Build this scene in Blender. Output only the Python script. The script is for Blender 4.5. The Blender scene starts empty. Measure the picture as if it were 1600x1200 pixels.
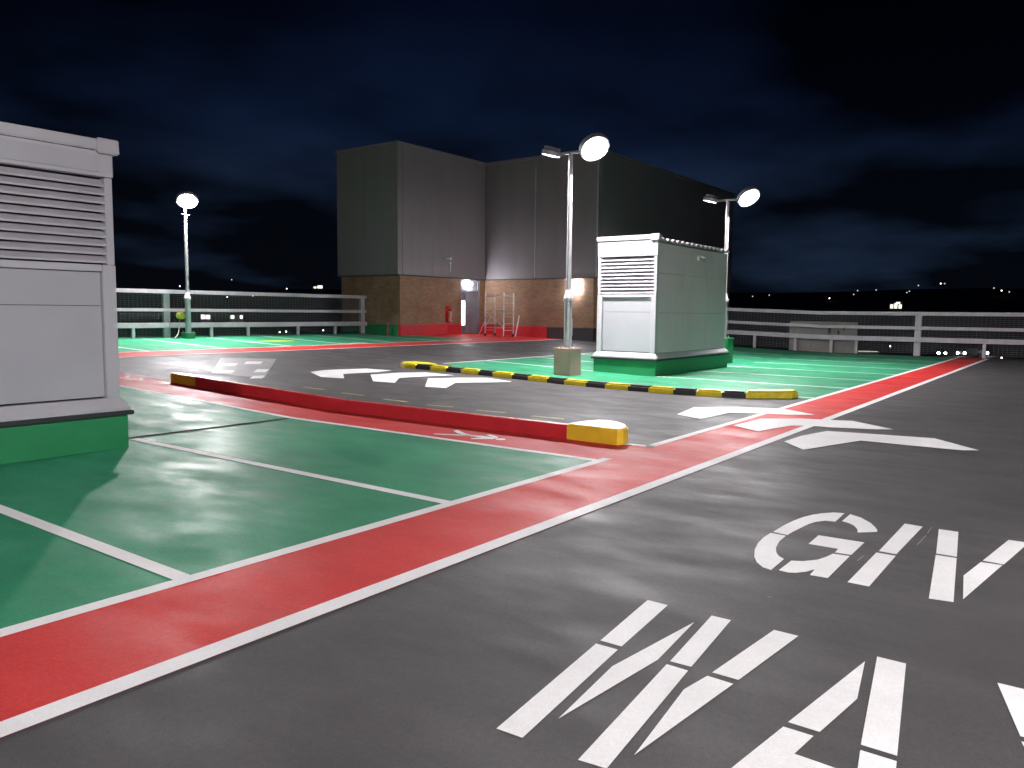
import bpy, bmesh, math, random
from mathutils import Vector, Matrix
random.seed(7)
SC = bpy.context.scene
COL = SC.collection

# ------------------------------------------------------------------ camera
# World axes: X runs along the long red walkway (away, to the right), Y across it (away, to the left), Z up.
F, CX, CY, H = 1226.0, 800.0, 600.0, 1.6          # focal length in photo pixels, principal point, eye height
ROLL = math.atan(26 / 2573.0)
PITCH = math.atan((600 - 486.8) * math.cos(ROLL) / F)
YAW = math.radians(36.5856)
U = (math.sin(YAW), math.cos(YAW)); V = (-math.cos(YAW), math.sin(YAW))
def _w(x, y, z): return Vector((x * U[0] + y * U[1], x * V[0] + y * V[1], z))
_fw = Vector((0, math.cos(PITCH), -math.sin(PITCH))); _rt = Vector((1, 0, 0)); _up = _rt.cross(_fw)
FW = _w(*_fw); IX = _w(*(math.cos(ROLL) * _rt + math.sin(ROLL) * _up)); IU = _w(*(-math.sin(ROLL) * _rt + math.cos(ROLL) * _up))
cam = bpy.data.cameras.new('camera'); cam_ob = bpy.data.objects.new('camera', cam); COL.objects.link(cam_ob)
cam.sensor_fit = 'HORIZONTAL'; cam.sensor_width = 36.0; cam.lens = F / 1600.0 * 36.0
cam.clip_start = 0.05; cam.clip_end = 9000
cam_ob.matrix_world = Matrix(((IX.x, IU.x, -FW.x, 0), (IX.y, IU.y, -FW.y, 0), (IX.z, IU.z, -FW.z, H), (0, 0, 0, 1)))
SC.camera = cam_ob
SC.view_settings.view_transform = 'Standard'; SC.view_settings.look = 'None'
SC.view_settings.exposure = 0.0; SC.view_settings.gamma = 1.0
SC.cycles.use_denoising = True
SC.cycles.max_bounces = 6

# ------------------------------------------------------------------ world: night sky after sunset, broken dark cloud
W = bpy.data.worlds.new('World'); SC.world = W; W.use_nodes = True
nt = W.node_tree; N = nt.nodes; L = nt.links
N.clear()
out = N.new('ShaderNodeOutputWorld'); bg = N.new('ShaderNodeBackground')
sky = N.new('ShaderNodeTexSky'); sky.sky_type = 'NISHITA'; sky.sun_disc = False
sky.sun_elevation = math.radians(-5.5); sky.sun_rotation = math.radians(20); sky.altitude = 100
tc = N.new('ShaderNodeTexCoord'); sep = N.new('ShaderNodeSeparateXYZ'); L.new(tc.outputs['Generated'], sep.inputs[0])
# project the direction on a cloud layer: (x, y) / (z + 0.18)
addz = N.new('ShaderNodeMath'); addz.operation = 'ADD'; addz.inputs[1].default_value = 0.16
mx = N.new('ShaderNodeMath'); mx.operation = 'MAXIMUM'; mx.inputs[1].default_value = 0.0
L.new(sep.outputs[2], mx.inputs[0]); L.new(mx.outputs[0], addz.inputs[0])
dx = N.new('ShaderNodeMath'); dx.operation = 'DIVIDE'; dy = N.new('ShaderNodeMath'); dy.operation = 'DIVIDE'
L.new(sep.outputs[0], dx.inputs[0]); L.new(addz.outputs[0], dx.inputs[1]); L.new(sep.outputs[1], dy.inputs[0]); L.new(addz.outputs[0], dy.inputs[1])
cmb = N.new('ShaderNodeCombineXYZ'); L.new(dx.outputs[0], cmb.inputs[0]); L.new(dy.outputs[0], cmb.inputs[1])
cmb.inputs[2].default_value = 0.7
cn = N.new('ShaderNodeTexNoise'); cn.inputs['Scale'].default_value = 1.02; cn.inputs['Detail'].default_value = 5; cn.inputs['Roughness'].default_value = 0.45
L.new(cmb.outputs[0], cn.inputs['Vector'])
bias = N.new('ShaderNodeMapRange'); bias.inputs[1].default_value = 0.02; bias.inputs[2].default_value = 0.13; bias.inputs[3].default_value = 0.20; bias.inputs[4].default_value = 0.0
L.new(sep.outputs[2], bias.inputs[0])
cadd = N.new('ShaderNodeMath'); cadd.operation = 'ADD'; L.new(cn.outputs['Fac'], cadd.inputs[0]); L.new(bias.outputs[0], cadd.inputs[1])
cr = N.new('ShaderNodeValToRGB'); cr.color_ramp.elements[0].position = 0.37; cr.color_ramp.elements[0].color = (1, 1, 1, 1)
cr.color_ramp.elements[1].position = 0.63; cr.color_ramp.elements[1].color = (0.13, 0.11, 0.10, 1)
L.new(cadd.outputs[0], cr.inputs[0])
# afterglow: the clear sky pales towards the horizon all round
gl = N.new('ShaderNodeValToRGB'); e = gl.color_ramp.elements
e[0].position = 0.0; e[0].color = (0.11, 0.21, 0.43, 1); e[1].position = 0.6; e[1].color = (0.006, 0.012, 0.05, 1)
q = e.new(0.14); q.color = (0.085, 0.17, 0.40, 1); q = e.new(0.22); q.color = (0.045, 0.105, 0.32, 1); q = e.new(0.34); q.color = (0.016, 0.036, 0.13, 1)
L.new(mx.outputs[0], gl.inputs[0])
blue = N.new('ShaderNodeMix'); blue.data_type = 'RGBA'; blue.inputs['Factor'].default_value = 0.93
L.new(sky.outputs[0], blue.inputs[6]); L.new(gl.outputs[0], blue.inputs[7])
mul = N.new('ShaderNodeMix'); mul.data_type = 'RGBA'; mul.blend_type = 'MULTIPLY'; mul.inputs['Factor'].default_value = 1.0
L.new(blue.outputs[2], mul.inputs[6]); L.new(cr.outputs[0], mul.inputs[7])
L.new(mul.outputs[2], bg.inputs['Color']); bg.inputs['Strength'].default_value = 0.10
L.new(bg.outputs[0], out.inputs[0])
# the sun has set: no sun lamp; the place is lit by its floodlight columns (built below)

# ------------------------------------------------------------------ deck geometry and photo-pixel helpers
K, TJ = 0.031, 9.45                  # beyond the movement joint at y = TJ the deck climbs 1 in 32
def zd(y): return K * max(0.0, y - TJ)
def ray(u, v): return (u - CX) / F * IX - (v - CY) / F * IU + FW
def P(u, v, h=0.0):                  # where the sight line through a photo pixel meets the deck (or h above it)
    r = ray(u, v)
    if r.z < 0:
        k = (h - H) / r.z
        if k * r.y <= TJ: return (k * r.x, k * r.y)
    k = (H - h + K * TJ) / (K * r.y - r.z)
    return (k * r.x, k * r.y)
def at_x(u, x, v=500): r = ray(u, v); return x / r.x * r.y
def at_y(u, y, v=500): r = ray(u, v); return y / r.y * r.x

# ------------------------------------------------------------------ materials
def new_mat(name):
    m = bpy.data.materials.new(name); m.use_nodes = True
    return m, m.node_tree.nodes, m.node_tree.links, m.node_tree.nodes['Principled BSDF']
def mat(name, col, rough=0.5, metal=0.0, var=0.12, scale=4.0, bump=0.0, bscale=80.0, spec=0.5, rvar=0.08, stretch=(1, 1, 1)):
    m, n, l, b = new_mat(name)
    tc = n.new('ShaderNodeTexCoord'); mp = n.new('ShaderNodeMapping'); mp.inputs['Scale'].default_value = stretch
    l.new(tc.outputs['Object'], mp.inputs[0])
    no = n.new('ShaderNodeTexNoise'); no.inputs['Scale'].default_value = scale; no.inputs['Detail'].default_value = 5
    l.new(mp.outputs[0], no.inputs['Vector'])
    rp = n.new('ShaderNodeMapRange'); rp.inputs[1].default_value = 0.3; rp.inputs[2].default_value = 0.7
    rp.inputs[3].default_value = 1 - var; rp.inputs[4].default_value = 1 + var
    l.new(no.outputs['Fac'], rp.inputs[0])
    mxx = n.new('ShaderNodeMix'); mxx.data_type = 'RGBA'; mxx.blend_type = 'MULTIPLY'; mxx.inputs['Factor'].default_value = 1
    mxx.inputs[6].default_value = (*col, 1); l.new(rp.outputs[0], mxx.inputs[7]); l.new(mxx.outputs[2], b.inputs['Base Color'])
    rr = n.new('ShaderNodeMapRange'); rr.inputs[1].default_value = 0.3; rr.inputs[2].default_value = 0.7
    rr.inputs[3].default_value = max(0.03, rough - rvar); rr.inputs[4].default_value = min(1, rough + rvar)
    l.new(no.outputs['Fac'], rr.inputs[0]); l.new(rr.outputs[0], b.inputs['Roughness'])
    b.inputs['Metallic'].default_value = metal; b.inputs['Specular IOR Level'].default_value = spec
    if bump:
        bn = n.new('ShaderNodeTexNoise'); bn.inputs['Scale'].default_value = bscale; bn.inputs['Detail'].default_value = 3
        l.new(tc.outputs['Object'], bn.inputs['Vector'])
        bu = n.new('ShaderNodeBump'); bu.inputs['Strength'].default_value = bump; bu.inputs['Distance'].default_value = 0.004
        l.new(bn.outputs['Fac'], bu.inputs['Height']); l.new(bu.outputs[0], b.inputs['Normal'])
    return m
def deck_paint(name, col, rough=0.42, wear=0.16, gr=0.16):
    """Resin deck coating: fine aggregate grain, roller marks, damp patches that shine more."""
    m, n, l, b = new_mat(name)
    tc = n.new('ShaderNodeTexCoord')
    def noise(scale, detail=4, st=(1, 1, 1), rot=0.0, r=0.55):
        mp = n.new('ShaderNodeMapping'); mp.inputs['Scale'].default_value = st; mp.inputs['Rotation'].default_value = (0, 0, rot)
        l.new(tc.outputs['Object'], mp.inputs[0])
        q = n.new('ShaderNodeTexNoise'); q.inputs['Scale'].default_value = scale; q.inputs['Detail'].default_value = detail; q.inputs['Roughness'].default_value = r
        l.new(mp.outputs[0], q.inputs['Vector']); return q.outputs['Fac']
    def rng(x, a, c, lo=0.3, hi=0.7):
        q = n.new('ShaderNodeMapRange'); q.inputs[1].default_value = lo; q.inputs[2].default_value = hi
        q.inputs[3].default_value = a; q.inputs[4].default_value = c; l.new(x, q.inputs[0]); return q.outputs[0]
    def mth(op, a, c):
        q = n.new('ShaderNodeMath'); q.operation = op
        for i, x in enumerate((a, c)):
            if isinstance(x, (int, float)): q.inputs[i].default_value = x
            else: l.new(x, q.inputs[i])
        return q.outputs[0]
    big = noise(0.55, 5); mid = noise(2.2, 5, (1, 0.45, 1), 0.5); grain = noise(120, 2); speck = noise(34, 3)
    f = mth('MULTIPLY', mth('MULTIPLY', rng(big, 1 - wear, 1 + wear), rng(mid, 1 - wear * 0.7, 1 + wear * 0.7)), mth('MULTIPLY', rng(grain, 1 - gr, 1 + gr), rng(speck, 1 - gr * .45, 1 + gr * .45)))
    mxx = n.new('ShaderNodeMix'); mxx.data_type = 'RGBA'; mxx.blend_type = 'MULTIPLY'; mxx.inputs['Factor'].default_value = 1
    mxx.inputs[6].default_value = (*col, 1); l.new(f, mxx.inputs[7]); l.new(mxx.outputs[2], b.inputs['Base Color'])
    damp = noise(2.3, 7, (1, 0.42, 1), 0.9, 0.66)
    ro = mth('ADD', rng(damp, rough - 0.13, rough + 0.12, 0.36, 0.64), rng(grain, -0.04, 0.04))
    l.new(ro, b.inputs['Roughness'])
    b.inputs['Specular IOR Level'].default_value = 0.075
    h = mth('ADD', mth('MULTIPLY', grain, 0.0004), mth('ADD', mth('MULTIPLY', mid, 0.0035), mth('MULTIPLY', speck, 0.0006)))
    bu = n.new('ShaderNodeBump'); bu.inputs['Strength'].default_value = 0.8; bu.inputs['Distance'].default_value = 1.0
    l.new(h, bu.inputs['Height']); l.new(bu.outputs[0], b.inputs['Normal'])
    return m
def emit(name, col, strength):
    m, n, l, b = new_mat(name)
    b.inputs['Base Color'].default_value = (*col, 1); b.inputs['Emission Color'].default_value = (*col, 1); b.inputs['Emission Strength'].default_value = strength
    return m
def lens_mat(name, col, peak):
    """Floodlight glass over a reflector: a bloom-like halo round the LED core is put into the emission, dim at the rim (object space, lens radius 1)."""
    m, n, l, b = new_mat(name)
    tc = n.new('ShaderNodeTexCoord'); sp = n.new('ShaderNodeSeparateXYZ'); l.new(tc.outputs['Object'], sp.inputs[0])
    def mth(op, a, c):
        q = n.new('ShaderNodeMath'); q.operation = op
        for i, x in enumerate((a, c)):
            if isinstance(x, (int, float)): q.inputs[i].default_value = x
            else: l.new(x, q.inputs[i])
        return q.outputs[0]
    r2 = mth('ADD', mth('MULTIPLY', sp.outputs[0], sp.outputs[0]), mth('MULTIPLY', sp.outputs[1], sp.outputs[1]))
    e = mth('ADD', mth('MULTIPLY', mth('MAXIMUM', mth('SUBTRACT', 1.0, r2), 0.0), peak), 0.22)  # emission graded by radius, a soft-edged glow standing in for bloom
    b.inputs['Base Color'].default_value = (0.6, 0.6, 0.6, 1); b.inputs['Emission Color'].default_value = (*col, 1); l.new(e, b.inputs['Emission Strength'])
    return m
def brick_mat():
    m, n, l, b = new_mat('buff_brick')
    tc = n.new('ShaderNodeTexCoord'); sp = n.new('ShaderNodeSeparateXYZ'); l.new(tc.outputs['Object'], sp.inputs[0])
    ad = n.new('ShaderNodeMath'); ad.operation = 'ADD'; l.new(sp.outputs[0], ad.inputs[0]); l.new(sp.outputs[1], ad.inputs[1])
    cb = n.new('ShaderNodeCombineXYZ'); l.new(ad.outputs[0], cb.inputs[0]); l.new(sp.outputs[2], cb.inputs[1])
    br = n.new('ShaderNodeTexBrick'); br.inputs['Scale'].default_value = 1.0; br.inputs['Brick Width'].default_value = 0.225; br.inputs['Row Height'].default_value = 0.075
    br.inputs['Mortar Size'].default_value = 0.006; br.inputs['Bias'].default_value = -0.2
    br.inputs['Color1'].default_value = (0.30, 0.175, 0.10, 1); br.inputs['Color2'].default_value = (0.22, 0.12, 0.065, 1); br.inputs['Mortar'].default_value = (0.24, 0.19, 0.15, 1)
    l.new(cb.outputs[0], br.inputs['Vector'])
    no = n.new('ShaderNodeTexNoise'); no.inputs['Scale'].default_value = 1.3; no.inputs['Detail'].default_value = 6; l.new(tc.outputs['Object'], no.inputs['Vector'])
    rp = n.new('ShaderNodeMapRange'); rp.inputs[1].default_value = 0.3; rp.inputs[2].default_value = 0.7; rp.inputs[3].default_value = 0.8; rp.inputs[4].default_value = 1.2
    l.new(no.outputs['Fac'], rp.inputs[0])
    mxx = n.new('ShaderNodeMix'); mxx.data_type = 'RGBA'; mxx.blend_type = 'MULTIPLY'; mxx.inputs['Factor'].default_value = 1
    l.new(br.outputs['Color'], mxx.inputs[6]); l.new(rp.outputs[0], mxx.inputs[7]); l.new(mxx.outputs[2], b.inputs['Base Color'])
    bu = n.new('ShaderNodeBump'); bu.inputs['Distance'].default_value = 0.006; bu.inputs['Strength'].default_value = 0.7; bu.invert = True
    l.new(br.outputs['Fac'], bu.inputs['Height']); l.new(bu.outputs[0], b.inputs['Normal'])
    b.inputs['Roughness'].default_value = 0.85
    return m
def cladding_mat():
    m, n, l, b = new_mat('grey_cladding')
    tc = n.new('ShaderNodeTexCoord'); sp = n.new('ShaderNodeSeparateXYZ'); l.new(tc.outputs['Object'], sp.inputs[0])
    ad = n.new('ShaderNodeMath'); ad.operation = 'ADD'; l.new(sp.outputs[0], ad.inputs[0]); l.new(sp.outputs[1], ad.inputs[1])
    sn = n.new('ShaderNodeMath'); sn.operation = 'SINE'; mu = n.new('ShaderNodeMath'); mu.operation = 'MULTIPLY'; mu.inputs[1].default_value = 2 * math.pi / 0.20
    l.new(ad.outputs[0], mu.inputs[0]); l.new(mu.outputs[0], sn.inputs[0])
    bu = n.new('ShaderNodeBump'); bu.inputs['Distance'].default_value = 0.003; bu.inputs['Strength'].default_value = 0.25
    l.new(sn.outputs[0], bu.inputs['Height']); l.new(bu.outputs[0], b.inputs['Normal'])
    no = n.new('ShaderNodeTexNoise'); no.inputs['Scale'].default_value = 0.8; no.inputs['Detail'].default_value = 6
    mp = n.new('ShaderNodeMapping'); mp.inputs['Scale'].default_value = (2.5, 2.5, 0.5); l.new(tc.outputs['Object'], mp.inputs[0]); l.new(mp.outputs[0], no.inputs['Vector'])
    cr = n.new('ShaderNodeValToRGB'); cr.color_ramp.elements[0].position = 0.3; cr.color_ramp.elements[1].position = 0.7
    cr.color_ramp.elements[0].color = (0.20, 0.182, 0.195, 1); cr.color_ramp.elements[1].color = (0.22, 0.20, 0.215, 1)
    l.new(no.outputs['Fac'], cr.inputs[0]); l.new(cr.outputs[0], b.inputs['Base Color'])
    b.inputs['Roughness'].default_value = 0.5
    return m
M = dict(
    asphalt=deck_paint('grey_deck_coating', (0.085, 0.080, 0.081), 0.60),
    green=deck_paint('green_deck_coating', (0.036, 0.25, 0.128), 0.56),
    red=deck_paint('red_deck_coating', (0.57, 0.042, 0.040), 0.58, 0.10),
    white=deck_paint('white_line_paint', (0.80, 0.78, 0.77), 0.6, 0.09, 0.06),
    pale=deck_paint('pale_grey_deck', (0.30, 0.29, 0.30), 0.42),
    cream=deck_paint('faded_yellow_paint', (0.42, 0.36, 0.16), 0.5, 0.2),
    spot=deck_paint('yellow_green_paint', (0.32, 0.42, 0.05), 0.45, 0.2),
    joint=mat('joint_rubber', (0.012, 0.015, 0.013), 0.9, bump=0.3, spec=0.1),
    kerb_red=mat('red_kerb_paint', (0.55, 0.022, 0.032), 0.45, bump=0.25, bscale=60),
    kerb_yellow=mat('yellow_kerb_paint', (0.72, 0.47, 0.025), 0.42, bump=0.25, bscale=60, var=0.1),
    kerb_lemon=mat('lemon_kerb_paint', (0.74, 0.60, 0.02), 0.42, bump=0.25, bscale=60, var=0.14, scale=9),
    kerb_black=mat('black_kerb_paint', (0.035, 0.032, 0.034), 0.45, bump=0.25, bscale=60, var=0.25, scale=9),
    kerb_grey=mat('grey_kerb_top', (0.10, 0.095, 0.1), 0.5, bump=0.25),
    plinth_green=mat('green_masonry_paint', (0.012, 0.215, 0.075), 0.5, bump=0.3, bscale=40, var=0.08),
    plinth_red=mat('red_masonry_paint', (0.55, 0.020, 0.03), 0.55, bump=0.3, bscale=40),
    plinth_grey=mat('dark_grey_masonry_paint', (0.035, 0.033, 0.038), 0.55, bump=0.3, bscale=40),
    vent=mat('white_powder_coat', (0.45, 0.43, 0.465), 0.42, var=0.06, scale=1.5, stretch=(1, 1, 0.4)),
    vent_panel=mat('pale_powder_coat', (0.40, 0.385, 0.425), 0.38, var=0.05, scale=1.2),
    vent_side=mat('grey_sandwich_panel', (0.60, 0.50, 0.565), 0.35, var=0.07, scale=1.2, stretch=(1, 1, 0.4)),
    ledge=mat('black_bitumen_ledge', (0.02, 0.025, 0.024), 0.6, bump=0.3),
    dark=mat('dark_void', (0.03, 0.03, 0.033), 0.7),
    rail=mat('galvanised_rail', (0.50, 0.465, 0.505), 0.42, metal=0.35, var=0.12, scale=3),
    galv=mat('galvanised_steel', (0.46, 0.46, 0.48), 0.38, metal=0.5, var=0.12, scale=6),
    wire=mat('mesh_wire', (0.26, 0.26, 0.29), 0.5, metal=0.3),
    concrete=mat('concrete_block', (0.48, 0.30, 0.275), 0.85, bump=0.6, bscale=30, var=0.12, scale=3),
    housing=mat('floodlight_housing', (0.30, 0.30, 0.32), 0.4, metal=0.4),
    brick=brick_mat(), clad=cladding_mat(),
    trim=mat('cladding_trim', (0.36, 0.36, 0.38), 0.4),
    core=mat('building_core', (0.06, 0.06, 0.065), 0.8),
    door=mat('grey_door_paint', (0.19, 0.195, 0.23), 0.4),
    white_plastic=mat('white_plastic', (0.7, 0.7, 0.7), 0.4),
    ext_red=mat('extinguisher_red', (0.55, 0.02, 0.02), 0.3),
    board=mat('beige_board', (0.30, 0.275, 0.25), 0.7, var=0.14, scale=1.6),
    scaffold=mat('aluminium_tube', (0.62, 0.60, 0.60), 0.35, metal=0.5),
    wood=mat('platform_ply', (0.13, 0.06, 0.05), 0.7),
    rust=mat('rusty_red_post', (0.22, 0.05, 0.03), 0.6),
    hi_vis=mat('yellow_plastic', (0.36, 0.36, 0.06), 0.4),
    cable=mat('pale_cable', (0.5, 0.47, 0.4), 0.5),
    terrain=mat('dark_ground', (0.03, 0.032, 0.03), 0.95, var=0.4, scale=0.02),
    street=mat('street_asphalt', (0.05, 0.05, 0.05), 0.8, var=0.2, scale=0.3),
    car_a=mat('silver_car_paint', (0.4, 0.4, 0.42), 0.25, metal=0.6), car_b=mat('dark_car_paint', (0.03, 0.03, 0.05), 0.2, metal=0.4),
    car_c=mat('white_van_paint', (0.6, 0.6, 0.6), 0.3),
    tyre=mat('tyre_rubber', (0.02, 0.02, 0.02), 0.8), glass=mat('dark_glass', (0.02, 0.022, 0.025), 0.08),
    far_wall=mat('far_wall', (0.3, 0.28, 0.25), 0.8),
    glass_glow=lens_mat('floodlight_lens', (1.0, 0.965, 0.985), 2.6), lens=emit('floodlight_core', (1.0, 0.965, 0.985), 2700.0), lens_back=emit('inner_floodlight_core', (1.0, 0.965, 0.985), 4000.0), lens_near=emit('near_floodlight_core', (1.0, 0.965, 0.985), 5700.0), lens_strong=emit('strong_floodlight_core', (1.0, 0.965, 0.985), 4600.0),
    lens_dim=emit('led_back_glow', (0.9, 0.95, 1.0), 6.0),
    bulk=emit('bulkhead_glow', (0.95, 0.95, 1.0), 600.0), bulk_dim=emit('door_bulkhead_glow', (0.95, 0.95, 1.0), 320.0),
    door_glow=emit('lit_door_glass', (1.0, 0.97, 1.0), 6.0),
    street_lamp=emit('street_lamp_glow', (1.0, 0.88, 0.78), 5.0), street_dim=emit('street_lamp_dim_glow', (1.0, 0.86, 0.74), 0.9),
    head=emit('headlamp_glow', (1.0, 0.95, 0.93), 40.0), tail=emit('tail_lamp_glow', (1.0, 0.25, 0.2), 12.0),
    win=emit('lit_window', (1.0, 0.93, 0.82), 1.6), win_b=emit('bright_lit_window', (1.0, 0.95, 0.9), 1.8),
)

# ------------------------------------------------------------------ mesh helpers
class MB:
    def __init__(s): s.v = []; s.f = []; s.sm = []
    def add(s, vs, fs, smooth=False):
        o = len(s.v); s.v += [tuple(p) for p in vs]; s.f += [tuple(i + o for i in q) for q in fs]; s.sm += [smooth] * len(fs); return s
    def box(s, a, b, bev=0.0):
        x0, y0, z0 = a; x1, y1, z1 = b
        if bev <= 0:
            vs = [(x0, y0, z0), (x1, y0, z0), (x1, y1, z0), (x0, y1, z0), (x0, y0, z1), (x1, y0, z1), (x1, y1, z1), (x0, y1, z1)]
            return s.add(vs, [(0, 3, 2, 1), (4, 5, 6, 7), (0, 1, 5, 4), (1, 2, 6, 5), (2, 3, 7, 6), (3, 0, 4, 7)])
        bm = bmesh.new(); r = bmesh.ops.create_cube(bm, size=1)
        for v in bm.verts: v.co = Vector(((x0 + x1) / 2 + v.co.x * (x1 - x0), (y0 + y1) / 2 + v.co.y * (y1 - y0), (z0 + z1) / 2 + v.co.z * (z1 - z0)))
        bmesh.ops.bevel(bm, geom=bm.edges[:], offset=bev, segments=2, affect='EDGES')
        bm.verts.index_update(); s.add([v.co for v in bm.verts], [tuple(v.index for v in f.verts) for f in bm.faces]); bm.free(); return s
    def tube(s, p0, p1, r0, r1=None, n=12, caps=True):
        r1 = r0 if r1 is None else r1
        p0 = Vector(p0); p1 = Vector(p1); d = (p1 - p0).normalized()
        a = d.orthogonal().normalized(); b = d.cross(a)
        vs = []
        for p, r in ((p0, r0), (p1, r1)):
            for i in range(n):
                t = 2 * math.pi * i / n; vs.append(p + r * (math.cos(t) * a + math.sin(t) * b))
        s.add(vs, [(i, (i + 1) % n, n + (i + 1) % n, n + i) for i in range(n)], True)
        if caps: s.add(vs, [tuple(range(n - 1, -1, -1)), tuple(range(n, 2 * n))])
        return s
    def prism(s, poly, z0, z1):           # vertical prism; z0, z1 numbers or functions of (x, y)
        A = sum(poly[i][0] * poly[(i + 1) % len(poly)][1] - poly[(i + 1) % len(poly)][0] * poly[i][1] for i in range(len(poly)))
        if A < 0: poly = poly[::-1]
        n = len(poly); g0 = z0 if callable(z0) else (lambda x, y: z0); g1 = z1 if callable(z1) else (lambda x, y: z1)
        vs = [(x, y, g0(x, y)) for x, y in poly] + [(x, y, g1(x, y)) for x, y in poly]
        return s.add(vs, [tuple(range(n - 1, -1, -1)), tuple(range(n, 2 * n))] + [(i, (i + 1) % n, n + (i + 1) % n, n + i) for i in range(n)])
    def build(s, name, m, parent=None, loc=(0, 0, 0)):
        me = bpy.data.meshes.new(name); me.from_pydata(s.v, [], s.f); me.materials.append(M[m] if isinstance(m, str) else m)
        for p, q in zip(me.polygons, s.sm): p.use_smooth = q
        me.update()
        o = bpy.data.objects.new(name, me); COL.objects.link(o); o.location = loc
        if parent is not None: o.parent = parent
        return o
def tag(o, label=None, cat=None, group=None, kind=None):
    if label: o['label'] = label
    if cat: o['category'] = cat
    if group: o['group'] = group
    if kind: o['kind'] = kind
    return o
def thing(name, label, cat, loc=(0, 0, 0), group=None):
    o = bpy.data.objects.new(name, None); COL.objects.link(o); o.location = loc; o.empty_display_size = 0.2
    return tag(o, label, cat, group)
def copy_tree(o, parent=None):
    c = o.copy(); COL.objects.link(c); c.parent = parent
    for ch in [x for x in bpy.data.objects if x.parent == o]: copy_tree(ch, c)
    return c
def sheet(name, poly, m, off, parent=None, origin=(0, 0, 0), kind=None):
    """A thin coat of paint that follows the deck, off metres above it."""
    bm = bmesh.new()
    A = sum(poly[i][0] * poly[(i + 1) % len(poly)][1] - poly[(i + 1) % len(poly)][0] * poly[i][1] for i in range(len(poly)))
    if A < 0: poly = poly[::-1]
    bm.faces.new([bm.verts.new((x, y, 0)) for x, y in poly])
    bmesh.ops.bisect_plane(bm, geom=bm.verts[:] + bm.edges[:] + bm.faces[:], plane_co=(0, TJ, 0), plane_no=(0, 1, 0))
    for v in bm.verts: v.co.z = zd(v.co.y) + off - origin[2]; v.co.x -= origin[0]; v.co.y -= origin[1]
    bmesh.ops.triangulate(bm, faces=[f for f in bm.faces if len(f.verts) > 4])
    me = bpy.data.meshes.new(name); bm.to_mesh(me); bm.free(); me.materials.append(M[m])
    o = bpy.data.objects.new(name, me); COL.objects.link(o)
    if parent is not None: o.parent = parent
    elif kind: o['kind'] = kind
    return o
def rect(x0, y0, x1, y1): return [(x0, y0), (x1, y0), (x1, y1), (x0, y1)]

# ------------------------------------------------------------------ the setting: land, street, deck
XE = 35.15                                                      # deck edge at the far right railing
g = MB(); R0 = 4200
g.add([(-R0, -R0, -6.6), (R0, -R0, -6.6), (R0, R0, -6.6), (-R0, R0, -6.6)], [(0, 1, 2, 3)])
tag(g.build('ground', 'terrain'), kind='structure')
# hills ringing the town, rising a little above eye level
hb = MB(); n = 120; rings = [(700, -6.5), (1100, 8), (1600, 42), (2200, 62), (2700, 20)]
vs = []
for r, z in rings:
    for i in range(n):
        a = 2 * math.pi * i / n
        w = 0.75 + 0.25 * math.sin(3 * a + 0.4) + 0.14 * math.sin(7 * a + 1.0) + 0.06 * math.sin(17 * a)
        vs.append((r * math.cos(a), r * math.sin(a), z if z < 0 else z * w))
hb.add(vs, [(k * n + i, k * n + (i + 1) % n, (k + 1) * n + (i + 1) % n, (k + 1) * n + i) for k in range(len(rings) - 1) for i in range(n)], True)
tag(hb.build('hills', 'terrain'), kind='structure')
tag(MB().add([(120, -200, -6.55), (300, -60, -6.55), (215, 120, -6.55), (100, 60, -6.55)], [(0, 1, 2, 3)]).build('street', 'street'), kind='structure')
d = MB()
X0, Y0, Y1 = -16.0, -16.0, 27.6
xs = [X0, XE]; top = [(x, y, zd(y)) for y in (Y0, TJ, Y1) for x in xs]; bot = [(x, y, -0.55) for y in (Y0, TJ, Y1) for x in xs]
d.add(top + bot, [(0, 1, 3, 2), (2, 3, 5, 4), (7, 6, 8, 9), (9, 8, 10, 11), (0, 6, 7, 1), (5, 11, 10, 4), (1, 7, 9, 3), (3, 9, 11, 5), (2, 8, 6, 0), (4, 10, 8, 2)])
deck = tag(d.build('deck', 'asphalt'), kind='structure')
mast = MB()                                                     # columns that carry the deck over the street
for x in (-14, -2, 10, 22, 33):
    for y in (-14, 0, 13, 26): mast.box((x - .3, y - .3, -6.6), (x + .3, y + .3, -0.55))
mast.build('support_column', 'concrete', deck)

# painted coats on the deck (parts of the deck)
PY0, PY1 = 3.17, 4.27                                           # long red walkway across the view
sheet('green_bay_coat', rect(X0 + .1, PY1, 7.28, 16.4), 'green', 0.003, deck)
rb = [(15.15, PY1), (34.7, PY1), (34.7, 14.4), (16.3, 14.4), (15.4, 13.2), (14.75, 11.2), (14.6, 9.3), (14.5, 7.5), (14.8, 5.6), (15.2, 4.75)]
sheet('green_bay_coat', rb, 'green', 0.003, deck)
sheet('green_bay_coat', rect(X0 + .1, 21.45, 26.0, 27.3), 'green', 0.003, deck)
sheet('red_walkway_coat', rect(X0 + .1, PY0, 34.4, PY1), 'red', 0.0045, deck)
sheet('red_walkway_coat', rect(7.28, PY1 - 0.06, 8.45, 16.4), 'red', 0.005, deck)
sheet('red_walkway_coat', [(X0 + .1, 20.0), (31.0, 20.0), (31.0, 24.8), (26.0, 24.8), (26.0, 21.45), (X0 + .1, 21.45)], 'red', 0.005, deck)
LW = 0.11
def line(x0, y0, x1, y1, w=LW, off=0.0075, m='white', name='white_line'):
    a = Vector((x0, y0)); b = Vector((x1, y1)); q = (b - a).normalized(); q = Vector((-q.y, q.x)) * w / 2
    return sheet(name, [tuple(a - q), tuple(b - q), tuple(b + q), tuple(a + q)], m, off, deck)
line(X0 + .1, PY0 + .06, 34.4, PY0 + .06, 0.125)
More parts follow.
